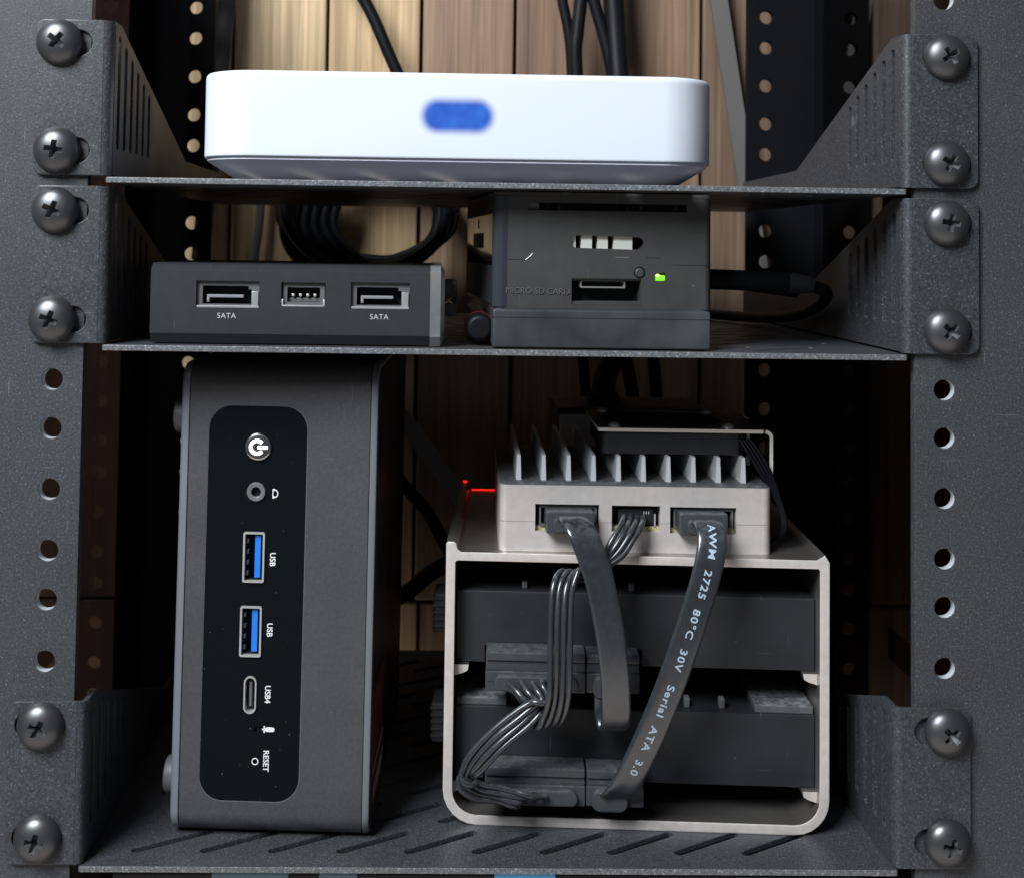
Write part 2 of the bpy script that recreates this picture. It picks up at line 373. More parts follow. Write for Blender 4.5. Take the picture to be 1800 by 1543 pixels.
# ------------------------------------------------------------------ setting: plank wall behind the rack
PITCH = 41.25
wall = finish('wall', box(-395, 380, 231, 245, -260, 330), groove_m, loc=(0, 0, ZO)); wall['kind'] = 'structure'
falloff_tones = {-3: (.68, .485, .275), -2: (.71, .505, .285), -1: (.57, .39, .212), 0: (.30, .195, .122), 1: (.235, .143, .094), 2: (.26, .166, .104), 3: (.20, .128, .082), 4: (.18, .118, .078)}  # plank colours, with the light's falloff to the right darkened into them
pm_hi = pm_lo = None
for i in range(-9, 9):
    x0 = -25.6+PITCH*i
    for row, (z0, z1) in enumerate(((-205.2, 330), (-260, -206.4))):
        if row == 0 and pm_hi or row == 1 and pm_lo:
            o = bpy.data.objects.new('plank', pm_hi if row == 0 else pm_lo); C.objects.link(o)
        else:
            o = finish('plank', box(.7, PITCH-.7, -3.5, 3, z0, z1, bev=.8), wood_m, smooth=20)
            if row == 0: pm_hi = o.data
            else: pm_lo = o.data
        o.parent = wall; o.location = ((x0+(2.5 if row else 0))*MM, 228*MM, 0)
        t = falloff_tones.get(i, (.50, .36, .23)); k = random.uniform(.93, 1.07)
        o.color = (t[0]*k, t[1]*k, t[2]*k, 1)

# ------------------------------------------------------------------ the rack
rack = thing('equipment_rack', 'black open equipment rack with drilled front and rear posts and smoked side panels', 'rack', (0, 0, -260))
H = 118.2625
def hole_rows(z0, z1):
    k = -6
    while k < 12:
        for d in (0, 12.7, 28.575):
            z = -(k*44.45+d)
            if z0+6 < z < z1-6: yield z
        k += 1
def post(sgn, y, m, name, label, flange_back):
    x_in, x_out = H-8.0, H+22.6
    u0, u1 = (x_in, x_out) if sgn > 0 else (-x_out, -x_in)
    zs = list(hole_rows(-260, 95))
    bm = plate(rrect(u0, 0, u1, 355, .3, 1), [circ(sgn*H, z+260, 2.75, 24) for z in zs], 3.2, front(y+1.6), .25)
    for f in bm.faces:
        c = f.calc_center_median()
        if abs(f.normal.y) < .3 and min(math.hypot(c.x-sgn*H, c.z-260-z) for z in zs) < 3.2: f.material_index = 1
    xo0, xo1 = (x_out-2.4, x_out) if sgn > 0 else (-x_out, -x_out+2.4)
    ya, yb = (y+3.3, y+24) if flange_back else (y-20, y-.1)
    bx(bm, xo0, xo1, ya, yb, 0, 355, .3, 1)
    o = finish(name, bm, [m, bare_m if flange_back else m], rack); o['label'] = label; return o
post(-1, 0, post_m, 'front_post', 'grey left front post with threaded holes', True)
post(1, 0, post_m, 'front_post', 'grey right front post with threaded holes', True)
post(-1, 190, rear_m, 'rear_post', 'black left rear post, light shining through its holes', False)
post(1, 190, rear_m, 'rear_post', 'black right rear post, light shining through its holes', False)
finish('light_block_plate', box(-139, 139, -1, 181, -3, -.05, .3, 1), post_m, rack)  # unseen plate, added to keep the floor light off the lower wall
for s in (-1, 1):
    o = finish('side_panel', box(*sorted((s*135.8, s*138.2)), 26, 169, 2, 353, .3, 1), acrylic_m, rack)
    o['label'] = 'glossy smoked acrylic side panel'

# ------------------------------------------------------------------ screws (one mesh for all)
def screw_mesh():
    prof = [(0, -4.0)]
    Rr, h = 6.15, 3.95
    for i in range(1, 12):
        t = i/11; prof.append((Rr*math.sin(t*math.pi/2*.98), -h*math.cos(t*math.pi/2*.98)**.95-.05))
    prof += [(6.15, .0), (0, .0)]
    bm = revolve(BM(), prof, n=40)
    cr = []
    def arm(ang, ln):
        q = Matrix.Rotation(math.radians(ang), 4, 'Y'); b = BM()
        rings = []
        for y, k, wd in ((-6, 1.06, .92), (-2.6, .66, .62), (-1.0, .20, .25)):
            rings.append([q @ Vector((sx*ln*k, y, sz*wd)) for sx, sz in ((-1, -1), (1, -1), (1, 1), (-1, 1))])
        return loft(rings, b)
    core = loft([[Vector((r*math.cos(a*math.pi/4), y, r*math.sin(a*math.pi/4))) for a in range(8)] for y, r in ((-6, 1.7), (-.8, .5))])
    bm = cut(bm, [arm(0, 3.1), arm(90, 3.1), core])
    for f in bm.faces:
        c = f.calc_center_median()
        f.material_index = 1 if (math.hypot(c.x, c.z) < 3.5 and abs(f.normal.y) < .80) else 0
    cyl(bm, (0, .02, 0), 'y', 2.4, 9, 16, mi=2)
    bm.transform(Matrix.Scale(MM, 4)); me = bpy.data.meshes.new('screw'); bm.to_mesh(me); bm.free()
    for m in (screw_m, recess_m, thread_m): me.materials.append(m)
    for p in me.polygons: p.use_smooth = True
    me.set_sharp_from_angle(angle=math.radians(38)); return me
SCREW = screw_mesh()

# ------------------------------------------------------------------ shelves
def shelf(label, cx, top, screws, rots):
    tray_top = top-41.7
    t = thing('rack_shelf', label, 'shelf', (cx, 0, tray_top), 0, 'vented cantilever shelves screwed to the rack')
    HW = 106.9
    holes = []
    for r in range(9):
        y0 = 7.3+r*18.6
        for k in range(-6, 7):
            x = k*18.05-4.6-cx*0+(9.0 if r % 2 else 0)
            ex, ey = x+18.6, y0+11.8
            if x-3 < -HW+4 or ex+3 > HW-4 or ey > 178: continue
            holes.append(obround(x+1.2, y0+.6, ex, ey, 1.3, 4))
    bm = plate(rrect(-HW+.4, -1.5, HW-.4, 182, .4, 1), holes, 1.5, flat(-.75), .2)
    for f in bm.faces:
        if f.normal.y < -.35 and f.calc_center_median().y < -1.2: f.material_index = 1
    finish('tray', bm, [powder, edge_m], t)
    for s in (-1, 1):
        # triangular side with louvre slots
        prof = [(1.6, .6), (181, .6), (181, 10.6), (103, 10.8), (8, 41.7), (1.6, 41.7)]
        sl = []
        for k in range(6):
            y = 6.5+7.5*k; ztop = min(41.7, 41.7-(y-8)*.3253)-4.6
            sl.append(obround(y, 9.2, y, ztop, 1.55, 4))
        bm = plate(prof, sl, 1.4, side(s*(HW-.7)), .15)
        finish('side', bm, powder, t)
        # ear with two slotted holes, and the rounded bend that joins it to the side
        ew = 18.9; uu = (HW+.9, HW+ew) if s > 0 else (-HW-ew, -HW-.9)
        out = rrect(uu[0], .3, uu[1], 41.7, 2.6, 5)
        inner = [i for i, p in enumerate(out) if abs(p[0]-(s*(HW+.9))) < 2.7]
        out = [(p if i not in inner else (s*(HW+.9), .3 if p[1] < 20 else 41.7)) for i, p in enumerate(out)]
        o2 = []
        for p in out:
            if not o2 or math.hypot(p[0]-o2[-1][0], p[1]-o2[-1][1]) > 1e-3: o2.append(p)
        hz = []
        for z in screws:
            zz = z-tray_top; a, b = sorted((s*(HW+7.4), s*(HW+13.6)))
            hz.append(obround(a, zz, b, zz, 3.4, 8))
        bm = plate(o2, hz, 1.4, front(-.75), .32)
        n = 6; ro, ri = 2.3, .9; rings = []
        for i in range(n+1):
            a = math.pi/2*i/n
            # centre of the bend
            bxc, byc = s*(HW+.9), .85+.0
            oa = (bxc-s*ro*math.sin(a), byc-ro*math.cos(a)); ia = (bxc-s*ri*math.sin(a), byc-ri*math.cos(a))
            rings.append([(oa[0], oa[1], .4), (oa[0], oa[1], 41.6), (ia[0], ia[1], 41.6), (ia[0], ia[1], .4)])
        loft(rings, bm)
        finish('ear', bm, powder, t)
        for i, z in enumerate(screws):
            o = bpy.data.objects.new('screw', SCREW); C.objects.link(o); o.parent = t
            o.location = ((s*H-cx)*MM, -1.52*MM, (z-tray_top)*MM); o.rotation_euler = (0, math.radians(rots[i*2+(0 if s < 0 else 1)]), 0)
    return t
shelf('upper black vented metal shelf carrying the white gateway', 1.2, 6.2, (0, -28.575), (38, 55, 8, 30))
shelf('middle black vented metal shelf carrying two small black boxes', 1.4, -37.9, (-44.45, -73.025), (25, 8, 22, 40))
shelf('bottom black vented metal shelf carrying the mini computer and the drive cage', -1.2, -171.8, (-177.8, -206.375), (28, 45, 12, 15))
TR1, TR2, TR3 = 6.2-41.7, -37.9-41.7, -171.8-41.7

# ------------------------------------------------------------------ white gateway on the upper shelf
gw = thing('network_gateway', 'white rounded gateway with a glowing blue pill display, on the upper shelf', 'router', (-12.1, 5, TR1))
W2, D2, RR = 70.9, 127.6, 15.0
def ringr(ins, z, n=12): return [(x, y, z) for x, y in rrect(-W2+ins, ins, W2-ins, D2-ins, max(.5, RR-ins*.6), n)]
finish('upper_shell', loft([ringr(.3, 6.4), ringr(0, 6.8), ringr(0, 7.2), ringr(0, 28.2), ringr(0, 28.6), ringr(.15, 29.3), ringr(.6, 29.85), ringr(1.3, 30.0)]), white_m, gw, smooth=60)
finish('base', loft([ringr(10, .0), ringr(9.2, .35), ringr(1.6, 5.2), ringr(.75, 5.8), ringr(.75, 6.39)]), white2_m, gw, smooth=30)
finish('display', plate(rrect(-13, -6.8, 13, 6.8, 6.5, 8), [], .012, lambda u, v, w_: (u, w_, v)), display_m, gw, loc=(-.4, -.008, 18.2), smooth=0)

# ------------------------------------------------------------------ black drive adapter box on the middle shelf
sb = thing('drive_adapter', 'low black box with two drive sockets and a clear end cap, on the middle shelf', 'adapter', (-56.4, 3, TR2))
def chprof(x, c=1.7, y0=0, y1=72, z0=.4, z1=21.6): return [(x, y0, z0+2.6), (x, y0+1.6, z0), (x, y1, z0), (x, y1, z1), (x, y0+3.2, z1), (x, y0+1.8, z1-.5), (x, y0, z1-1.9)]
body = loft([chprof(-37.3), chprof(37.2)])
ports = ((-25.2, -8.4, 9.9, 17.0), (-2.6, 9.2, 10.4, 16.8), (16.0, 31.7, 10.1, 17.1))
body = cut(body, [box(a, b, -3, 7, c, d) for a, b, c, d in ports])
finish('body', body, blackbox_m, sb, smooth=25)
for i, (a, b, c, d) in enumerate(ports):
    if i != 1:
        fr = plate(rrect(a+.05, c+.05, b-.05, d-.05, .2, 1), [[(a+1.5, c+.9), (b-2.2, c+.9), (b-2.2, d-2.2), (b-3.0, d-2.2), (b-3.0, d-1.3), (a+1.5, d-1.3)]], 3, front(2.6))
        s_ = finish('drive_socket', fr, portgrey_m, sb)
        finish('back', box(a+.1, b-.1, 5.5, 6.8, c+.1, d-.1), portblk_m, s_)
        tg = box(a+2.6, b-4.4, 1.6, 5.4, c+2.6, c+3.4, .15); bx(tg, a+2.6, a+3.3, 1.6, 5.4, c+1.4, c+2.6, .1)
        finish('tongue', tg, tongue_m, s_)
        finish('latch', box(b-2.1, b-.25, .25, 1.0, c+.4, c+4.4, .2), portlite_m, s_)
        finish('sill', box(a+.2, b-.1, -.02, 1.4, c-.02, c+.55, .1), portlite_m, s_)
        finish('print', text_bm('SATA', 2.0, txt_front((a+b)/2-.2, -.03, c-2.2), bold=.0, ext=.03, space=1.08), sataprint_m, sb)
    else:
        fr = plate(rrect(a+.3, c+.3, b-.3, d-.2, .2, 1), [rrect(a+1.5, c+1.2, b-1.5, d-1.3, .2, 1)], 3, front(2.6))
        s_ = finish('power_socket', fr, portgrey_m, sb)
        finish('back', box(a+.2, b-.2, 5.6, 6.8, c+.2, d-.2), portblk_m, s_)
        for k in range(4): finish('pin', box(a+2.7+k*1.95, a+3.4+k*1.95, 1.5, 5.6, c+2.7, c+3.4, .1), steel_m, s_)
        finish('ridge', box(a+1.5, b-1.5, 2.4, 5.6, c+1.2, c+2.3, .2), portgrey_m, s_)
        for xx in (a+.08, b-.6): finish('clip', box(xx, xx+.5, .2, 2.5, c+.1, c+1.9, .1), steel_m, s_)
        finish('sill', box(a+.4, b-.4, .1, 1.4, c-.01, c+.4, .1), portlite_m, s_)
cap = loft([chprof(37.22, z0=.2, z1=21.8), chprof(40.0, z0=.2, z1=21.8), chprof(41.1, y0=1.2, z0=2.2, z1=20.2)])
finish('end_cap', cap, clear_m, sb, smooth=25)
cn = finish('side_connector', merge(box(41.3, 44.9, 30, 46, 6.8, 17.2, .5), box(41.2, 43.2, 28.6, 31, 13.2, 16.5, .2)), portgrey_m, sb)
for s in (-1, 1):
    finish('contact', tube(BM(), [(41.2, 29.2, 11.4+s*.9), (42.4, 29.0, 11.4+s*.25), (43.6, 29.2, 11.4+s*.9)], .22, 6, 4), gold_m, cn)
finish('contact_slot', box(41.4, 44.6, 29.6, 30.2, 10.4, 12.4), portblk_m, cn)

# ------------------------------------------------------------------ low grey box and the black board case standing on it
lo = thing('flat_box', 'low grey metal box lying flat under the small black case', 'box', (27.0, 1.5, TR2))
lb = box(-29.5, 29.0, 0, 78, .3, 10.6, .8)
finish('body', lb, lowdev_m, lo, smooth=30)
finish('lid_seam', box(-29.6, 29.1, -.05, 1, 8.35, 8.5), portblk_m, lo)
for xx in (-25, 25): finish('foot', cyl(BM(), (xx, 8, 0), 'z', 3, .35), rubber_m, lo)

pc_ = thing('board_case', 'small black board case with green light and card slot, on the low grey box', 'case', (-1.9, 7.0, TR2+10.65), 3.5)
bd = box(.3, 60.2, 0, 88, 0, 30.4, 2.2, 4, only=along(2))
cuts = [box(9.0, 53.0, -3, 5, 26.6, 28.7), box(21.2, 40.4, -3, 7, 1.0, 8.2)]
ob_ = plate(obround(22.6, 18.2, 39.4, 17.9, 1.72, 8), [], 14, front(2)); cuts.append(ob_)
cuts += [cyl(BM(), (40.0, -3, 9.9), 'y', 1.62, 7, 24), box(44.3, 47.2, -2, 3, 7.7, 9.9)]
finish('body', cut(bd, cuts), case_m, pc_, smooth=30)
finish('lid', box(.1, 60.4, -.1, 88.2, 30.45, 31.5, 1.9, 4, only=along(2)), case_m, pc_, smooth=30)
finish('vent_back', box(9.1, 52.9, 4.6, 4.95, 26.7, 28.6), portblk_m, pc_)
for xx, wd in ((14.5, .5), (17.4, 1.0), (36.7, .4), (40.4, 1.1), (50.2, 1.2)): finish('vent_pin', box(xx, xx+wd, 3.2, 4.5, 26.9, 28.3, .1), portgrey_m, pc_)
finish('vent_block', box(9.1, 12.2, .8, 4.5, 26.65, 28.65, .1), portgrey_m, pc_)
finish('window_back', box(20.6, 41.2, 6.4, 6.9, 15.9, 20.2), portblk_m, pc_)
for a, b in ((21.0, 22.4), (23.9, 26.9), (28.4, 31.3), (32.9, 38.1)): finish('chip', box(a, b, 1.1, 4.2, 15.9, 20.1, .05), greyp_m, pc_)
bt = finish('button', revolve(BM(), [(0, -.35), (1.0, -.3), (1.3, -.05), (1.32, 3)], (40.0, 0, 9.9), 24), case_m, pc_)
finish('power_light', box(44.35, 47.15, .25, 2.6, 7.75, 9.3, .4), led_m, pc_)
finish('power_light_core', revolve(BM(), [(0, -.15), (.55, 0), (.8, .4)], (45.1, .35, 8.9), 16), ledw_m, pc_)
ss = finish('card_slot', box(21.25, 40.35, 6.2, 6.9, 1.05, 8.15), portblk_m, pc_)
finish('slot_floor', box(21.25, 40.35, .3, 6.9, 1.0, 2.0, .1), case_m, ss)
finish('slot_top', box(21.25, 40.35, 1.2, 6.0, 7.55, 8.15), mat('slot_board', (.16, .17, .13), .5), ss)
finish('card_reader', plate(rrect(23.7, 5.6, 36.2, 7.5, .2, 1), [rrect(24.1, 6.0, 35.8, 7.6, .2, 1)], 3, front(2.6)), hdmi_m, ss)
for q in ((2.4, 8.2, 13.0, 13.14), (41.8, 45.6, 13.9, 14.05), (49, 60.1, 12.1, 12.22)): finish('seam', box(q[0], q[1], -.04, .5, q[2], q[3]), portblk_m, pc_)
finish('scuff', tube(BM(), [(8.4, -.03, 13.0), (9.4, -.03, 13.8), (10.4, -.03, 14.8)], .09, 5, 3), portlite_m, pc_)
finish('scuff', box(33.2, 37.0, -.05, .05, 14.0, 14.10), portlite_m, pc_)
finish('embossed_lettering', text_bm('MICRO SD CARD', 2.35, txt_front(11.9, -.10, 4.6, -1), ext=.12, bold=-.01, space=.98), mat('embossed_plastic', (.10, .10, .098), .4), pc_)
finish('corner_strip', loft([[(.25+2.9*math.cos(math.radians(a))*k+2.2, 2.6+2.9*math.sin(math.radians(a))*k, z) for a in (180, 195, 210, 225, 240, 255, 268, 300, 90, 150)] for z, k in ((.3, 1), (30.3, 1))]), smoky_m, pc_, smooth=50)
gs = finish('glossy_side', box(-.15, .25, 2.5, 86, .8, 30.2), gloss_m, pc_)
finish('top_dark_reflection', box(-.24, .1, 2.6, 85.9, 25.6, 30.1), rubber_m, gs)  # dark reflection along the top of the gloss, laid on as a matte strip
finish('lower_dark_reflection', box(-.3, .1, 2.6, 85.9, .9, 11.4, .1), rubber_m, gs)  # dark lower reflection, likewise painted as a matte sheet
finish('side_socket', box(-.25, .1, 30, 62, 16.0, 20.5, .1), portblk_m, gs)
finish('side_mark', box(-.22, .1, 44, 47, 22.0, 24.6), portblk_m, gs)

# cables of the middle shelf
bp_ = thing('power_cable', 'black cable with a thick plug entering the right side of the black case', 'cable', (63, 30, TR2+18.6))
finish('plug', tube(BM(), [(-1.2, 1, 0), (10, 2, -.3), (22, 5, -.8)], 3.0, 16), cable_m, bp_, smooth=50)
finish('strain_relief', tube(BM(), [(22, 5, -.8), (27, 6.2, -1.2), (30, 7, -1.6)], 3.15, 16, r_end=2.4), rubber_m, bp_, smooth=50)
finish('cord', tube(BM(), [(30, 7, -1.6), (36, 12, -3.6), (39.5, 30, -8), (39.5, 60, -13), (34, 100, -15.8), (20, 140, -16.3)], 1.9, 12), cable_m, bp_, smooth=60)
dp = thing('cable_plug', 'small rounded black plug lying left of the low grey box', 'plug', (-5.6, 9, TR2+5.0))
finish('grip', loft([[(x*k, y, z*k) for x, z in circ(0, 0, 3.9, 20)] for y, k in ((0, .62), (.4, .82), (1.2, .95), (6, 1.0), (24, .95), (30, .6))]), cable_m, dp, smooth=60)
finish('collar', loft([[(x*k, y, z*k) for x, z in circ(0, 0, 4.0, 20)] for y, k in ((9, 1.0), (9.3, 1.03), (10.7, 1.03), (11, 1.0))]), mat('dark_red_band', (.10, .012, .012), .4), dp, smooth=60)
finish('cord', tube(BM(), [(0, 29, 0), (-1, 60, -2), (4, 110, -2.6), (2, 160, -1.5)], 1.7, 10), cable_m, dp, smooth=60)

# ------------------------------------------------------------------ mini computer standing on the bottom shelf
mp = thing('mini_computer', 'grey mini computer standing upright with black glossy port panel', 'computer', (-60.8, 14.2, TR3))
mp.rotation_euler = (0, math.radians(.35), math.radians(-2.5))
DEP, HT, RC = 113.0, 128.0, 6.5
def yz(x, ins=0.0, r=RC): return [(x, y, z) for y, z in rrect(ins, .35+ins, DEP-ins, HT-ins, max(.6, r-ins), 8)]
sh = loft([yz(-24.6), yz(25.0)])
px0, px1, pz0, pz1 = -19.4, 8.0, 9.9, 116.6
sh = cut(sh, [plate(rrect(px0, pz0, px1, pz1, 6.5, 8), [], 3.0, front(.0)), box(-13, 1, 1, 9, 20, 110)])
finish('shell', sh, shell_m, mp, smooth=30)
finish('bottom_cover', loft([yz(-24.75, .3), yz(-24.95, .02), yz(-26.2, .1), yz(-26.9, .55), yz(-27.2, 1.2)]), band_m, mp, smooth=40)
finish('top_cover', loft([yz(25.13, .3), yz(25.3, .02), yz(26.5, .05), yz(26.95, .3), yz(27.1, .8)]), band_m, mp, smooth=40)
finish('top_glass', loft([yz(27.12, 1.2), yz(27.3, 1.3)]), mat('dark_satin_top', (.010, .010, .011), .38, spec=.4), mp, smooth=40)
st = finish('sticker', box(27.31, 27.42, 5, 40, 4, 38), sticker_m, mp)
finish('sticker_print', box(27.43, 27.5, 6, 38, 8, 12), stickw_m, st)
finish('sticker_print', box(27.43, 27.5, 6, 38, 16, 17.5), stickw_m, st)
pan = plate(rrect(px0+.12, pz0+.12, px1-.12, pz1-.12, 6.4, 8), [], 1.2, front(.75))
BX, BZ = -5.5, 105.4          # power button
ux = -6.0
pcut = [box(ux-3.0, ux+3.0, -1, 3, 68.6, 82.4), box(ux-3.3, ux+2.7, -1, 3, 48.6, 62.4),
        plate(obround(ux+.0, 43.0-1.2, ux+.0, 33.0+2.2, 1.75, 8), [], 4, front(1)),
        cyl(BM(), (BX-.3, -1, 93.2), 'y', 2.0, 4, 24), cyl(BM(), (-4.0, -1, 29.3), 'y', .85, 4, 16), cyl(BM(), (-4.2, -1, 20.7), 'y', .7, 4, 16)]
finish('port_panel', cut(pan, pcut), gloss_m, mp, smooth=30)
finish('panel_lip', plate(rrect(px0-.02, pz0-.02, px1+.02, pz1+.02, 6.5, 8), [rrect(px0+.13, pz0+.13, px1-.13, pz1-.13, 6.4, 8)], .5, front(.35)), band_m, mp)
b_o = finish('power_button', revolve(BM(), [(0, -.9), (3.0, -.85), (3.5, -.65), (3.75, -.25), (3.8, .3)], (BX, 0, BZ), 40), mat('button_chrome', (.50, .50, .50), .22, metal=1), mp)
ring = []
for k in range(19):
    a = math.radians(40+280*k/18); ring.append((BX-.25+1.75*math.cos(a), -.95, BZ+1.75*math.sin(a)))
finish('power_symbol', tube(BM(), ring, .48, 8, 2), icon_m, b_o)
finish('power_symbol', box(BX-.1, BX+2.7, -1.25, -.8, BZ-.5, BZ+.4, .2), icon_m, b_o)
j = finish('audio_jack', revolve(BM(), [(1.35, 1.2), (1.35, -.35), (1.75, -.55), (2.45, -.5), (2.6, -.2), (2.6, .3)], (BX-.3, 0, 93.2), 32), mat('jack_ring', (.13, .13, .135), .35), mp)
finish('jack_hole', cyl(BM(), (BX-.3, 1.2, 93.2), 'y', 1.9, .3), portblk_m, j)
def usb(x, z0, z1):
    u = finish('usb_port', plate(rrect(x-2.95, z0, x+2.95, z1, .5, 2), [rrect(x-2.45, z0+.5, x+2.45, z1-.5, .3, 2)], 5.4, front(2.3)), steel_m, mp)
    finish('cavity', box(x-2.5, x+2.5, 4.6, 5.0, z0+.4, z1-.4), portblk_m, u)
    finish('cavity_lining', plate(rrect(x-2.44, z0+.52, x+2.44, z1-.52, .3, 2), [rrect(x-2.2, z0+.75, x+2.2, z1-.75, .3, 2)], 4.0, front(2.9)), portblk_m, u)
    finish('tongue', box(x+.15, x+1.75, .55, 4.5, z0+1.2, z1-1.0, .15), blue_m, u)
    for k in range(4): finish('contact', box(x-2.3, x-1.6, .9, 2.6, z0+1.7+k*2.9, z0+2.9+k*2.9, .1), portgrey_m, u)
usb(ux, 68.7, 82.3); usb(ux-.3, 48.7, 62.3)
c = finish('usb_c_port', plate(obround(ux, 41.8, ux, 35.2, 1.72, 8), [obround(ux, 41.8, ux, 35.2, 1.32, 8)], 3.4, front(1.3)), steel_m, mp)
finish('cavity', plate(obround(ux, 41.8, ux, 35.2, 1.5, 8), [], .4, front(2.8)), portblk_m, c)
finish('tongue', box(ux-.35, ux+.35, .6, 2.6, 35.2, 41.8, .1), portgrey_m, c)
for x, z, r in ((-4.0, 29.3, .9), (-4.2, 20.7, .75)): finish('pinhole', cyl(BM(), (x, 1.1, z), 'y', r, .2), portblk_m, mp)
finish('reset_hole_rim', plate(circ(-4.2, 20.7, .95, 20), [circ(-4.2, 20.7, .7, 20)], .1, front(.1)), print_m, mp)
def pt(s, x, z, size): finish('print', text_bm(s, size, txt_front(x, .12, z, -90), bold=.035, ext=.02), print_m, mp)
pt('USB', -.9, 75.0, 2.15); pt('USB', -1.2, 56.0, 2.15); pt('USB4', -1.3, 38.7, 2.15); pt('RESET', -1.3, 20.9, 2.15)
hp = [(-.9+1.05*math.cos(math.radians(a)), .1, 92.8+1.05*math.sin(math.radians(a))) for a in range(-100, 101, 25)]
hs = tube(BM(), hp, .17, 6, 2); bx(hs, -1.35, -.75, .05, .15, 93.5, 94.1, .1); bx(hs, -1.35, -.75, .05, .15, 91.5, 92.1, .1); bx(hs, -1.35, -1.1, .05, .15, 91.7, 93.9)
finish('headphone_symbol', hs, print_m, mp)
ms = plate(obround(-1.1, 29.3, .3, 29.3, .62, 6), [], .05, front(.1)); bx(ms, -2.1, -1.7, .08, .13, 28.4, 30.2); bx(ms, -2.5, -1.7, .08, .13, 29.1, 29.5)
finish('microphone_symbol', ms, print_m, mp)
for z in (12, 112):
    for y in (12, 96): finish('foot', loft([[(x, y+q[0], z+q[1]) for q in circ(0, 0, r, 20)] for x, r in ((-27.2, 5.2), (-30.6, 5.0), (-31.2, 4.2))]), mat('foot_rubber', (.10, .10, .11), .5), mp, smooth=50)

# ------------------------------------------------------------------ silver drive cage with two drives
YAW = -3.55
CX, CY = 39.7, 21.2
cage = thing('drive_cage', 'open silver aluminium drive cage with rounded bottom corners on the bottom shelf', 'drive cage', (CX, CY, TR3), YAW)
HWc = 53.5; TH = 75.2
outer = [(-HWc+9.5*(1-math.cos(math.radians(a))), 9.5*(1-math.sin(math.radians(a)))+.0) for a in range(0, 91, 15)]
outer += [(HWc-9.5*(1-math.sin(math.radians(a))), 9.5*(1-math.cos(math.radians(a)))) for a in range(0, 91, 15)]
outer += [(HWc, TH-.6), (HWc-1.3, TH+1.4), (HWc-3.6, TH), (-HWc+4.2, TH), (-HWc+3.2, TH+.8), (-HWc+2.8, TH+2.4), (-HWc+2.2, TH+2.8), (-HWc+.6, TH+2.8), (-HWc, TH+2.2)]
ti = 2.7
inner = [(-HWc+ti+6.8*(1-math.cos(math.radians(a))), ti+6.8*(1-math.sin(math.radians(a)))) for a in range(0, 91, 15)]
inner += [(HWc-ti-6.8*(1-math.sin(math.radians(a))), ti+6.8*(1-math.cos(math.radians(a)))) for a in range(0, 91, 15)]
inner += [(HWc-ti, TH-2.9), (HWc-ti-.5, TH-2.4), (-HWc+ti+.5, TH-2.4), (-HWc+ti, TH-2.9)]
cf = plate(outer, [inner], 98, front(49), .3)
for f in cf.faces:
    if f.normal.y < -.3: f.material_index = 1
finish('frame', cf, [silver_m, rim_m], cage, smooth=30)
for s in (-1, 1):
    for zt in (43.1, 10.8):
        xo = s*(HWc-ti-.05); xi = s*(HWc-ti-4.0)
        lf = loft([[(xo, y, zt), (xi, y, zt), (xi-s*-.3, y, zt-1.6), (xi+s*1.6, y, zt-2.3), (xo, y, zt-3.0)] for y in (3, 96)])
        for f in lf.faces:
            if f.normal.y < -.3: f.material_index = 1
        finish('ledge', lf, [silver_m, rim_m], cage)
for z in (66.5, 40.2, 37.0, 63.4, 69.6):
    for a, b in ((-47, -33), (31, 46)): finish('rear_slat', box(a, b, 93.5, 96, z, z+.55, .1), portgrey_m, cage)
finish('status_light', box(-HWc+2.9, -HWc+16.5, 94.6, 95.0, TH+.02, TH+.22), redled_m, cage)
finish('lip_red_spill', box(-HWc+.9, -HWc+2.3, 94.4, 95.0, TH+2.81, TH+3.1, .1), redled_m, cage)  # red LED spill on the lip, imitated by making it glow
for z, y in ((46.8, 20), (16.3, 16)):
    b = box(-HWc-4.6, -HWc-.02, y, y+13, z, z+11.5, .9)
    cl = finish('side_clip', b, rubber_m, cage)
    for k in range(5): finish('grip_ridge', box(-HWc-4.72, -HWc-1, y-.35, y+.2, z+1.6+k*2, z+2.4+k*2, .15), rubber_m, cl)
def plug_pair(parent, x0, x1, z0, z1):
    # combined power and data plug on the front of a drive, x0..x1 wide
    xm = x0+27.8
    p = finish('power_plug', box(x0, xm-.12, -9.5, -.05, z0, z0+5.3, .35), plug_m, parent)
    finish('step', box(x0+.1, xm-.2, -8.5, -.1, z0+5.32, z1-1.9, .25), plug_m, p)
    finish('top_ridge', box(x0+.1, xm-.2, -9.2, -.1, z1-1.85, z1+.5, .45), plug_m, p)
    finish('wire_block', plate(rrect(x0+2.6, z0+.5, x0+25.5, z0+4.7, 2.0, 5), [], 2.0, front(-10.4), .4), plug_m, p)
    finish('seam', box(x0+.3, x0+2.5, -9.55, -9.3, z0+2.5, z0+2.65), portblk_m, p)
    d = finish('data_plug', box(xm+.12, x1, -9.3, -.05, z0+.1, z0+5.3, .35), plug_m, parent)
    finish('step', box(xm+.2, x1-.1, -8.3, -.1, z0+5.32, z1-2.0, .25), plug_m, d)
    finish('top_ridge', box(xm+.2, x1-.1, -9.0, -.1, z1-1.95, z1+.3, .45), plug_m, d)
    finish('cable_boss', plate(rrect(x0+29.4, z0-.6, x0+39.2, z0+5.0, 2.4, 5), [], 2.4, front(-10.3), .5), plug_m, d)
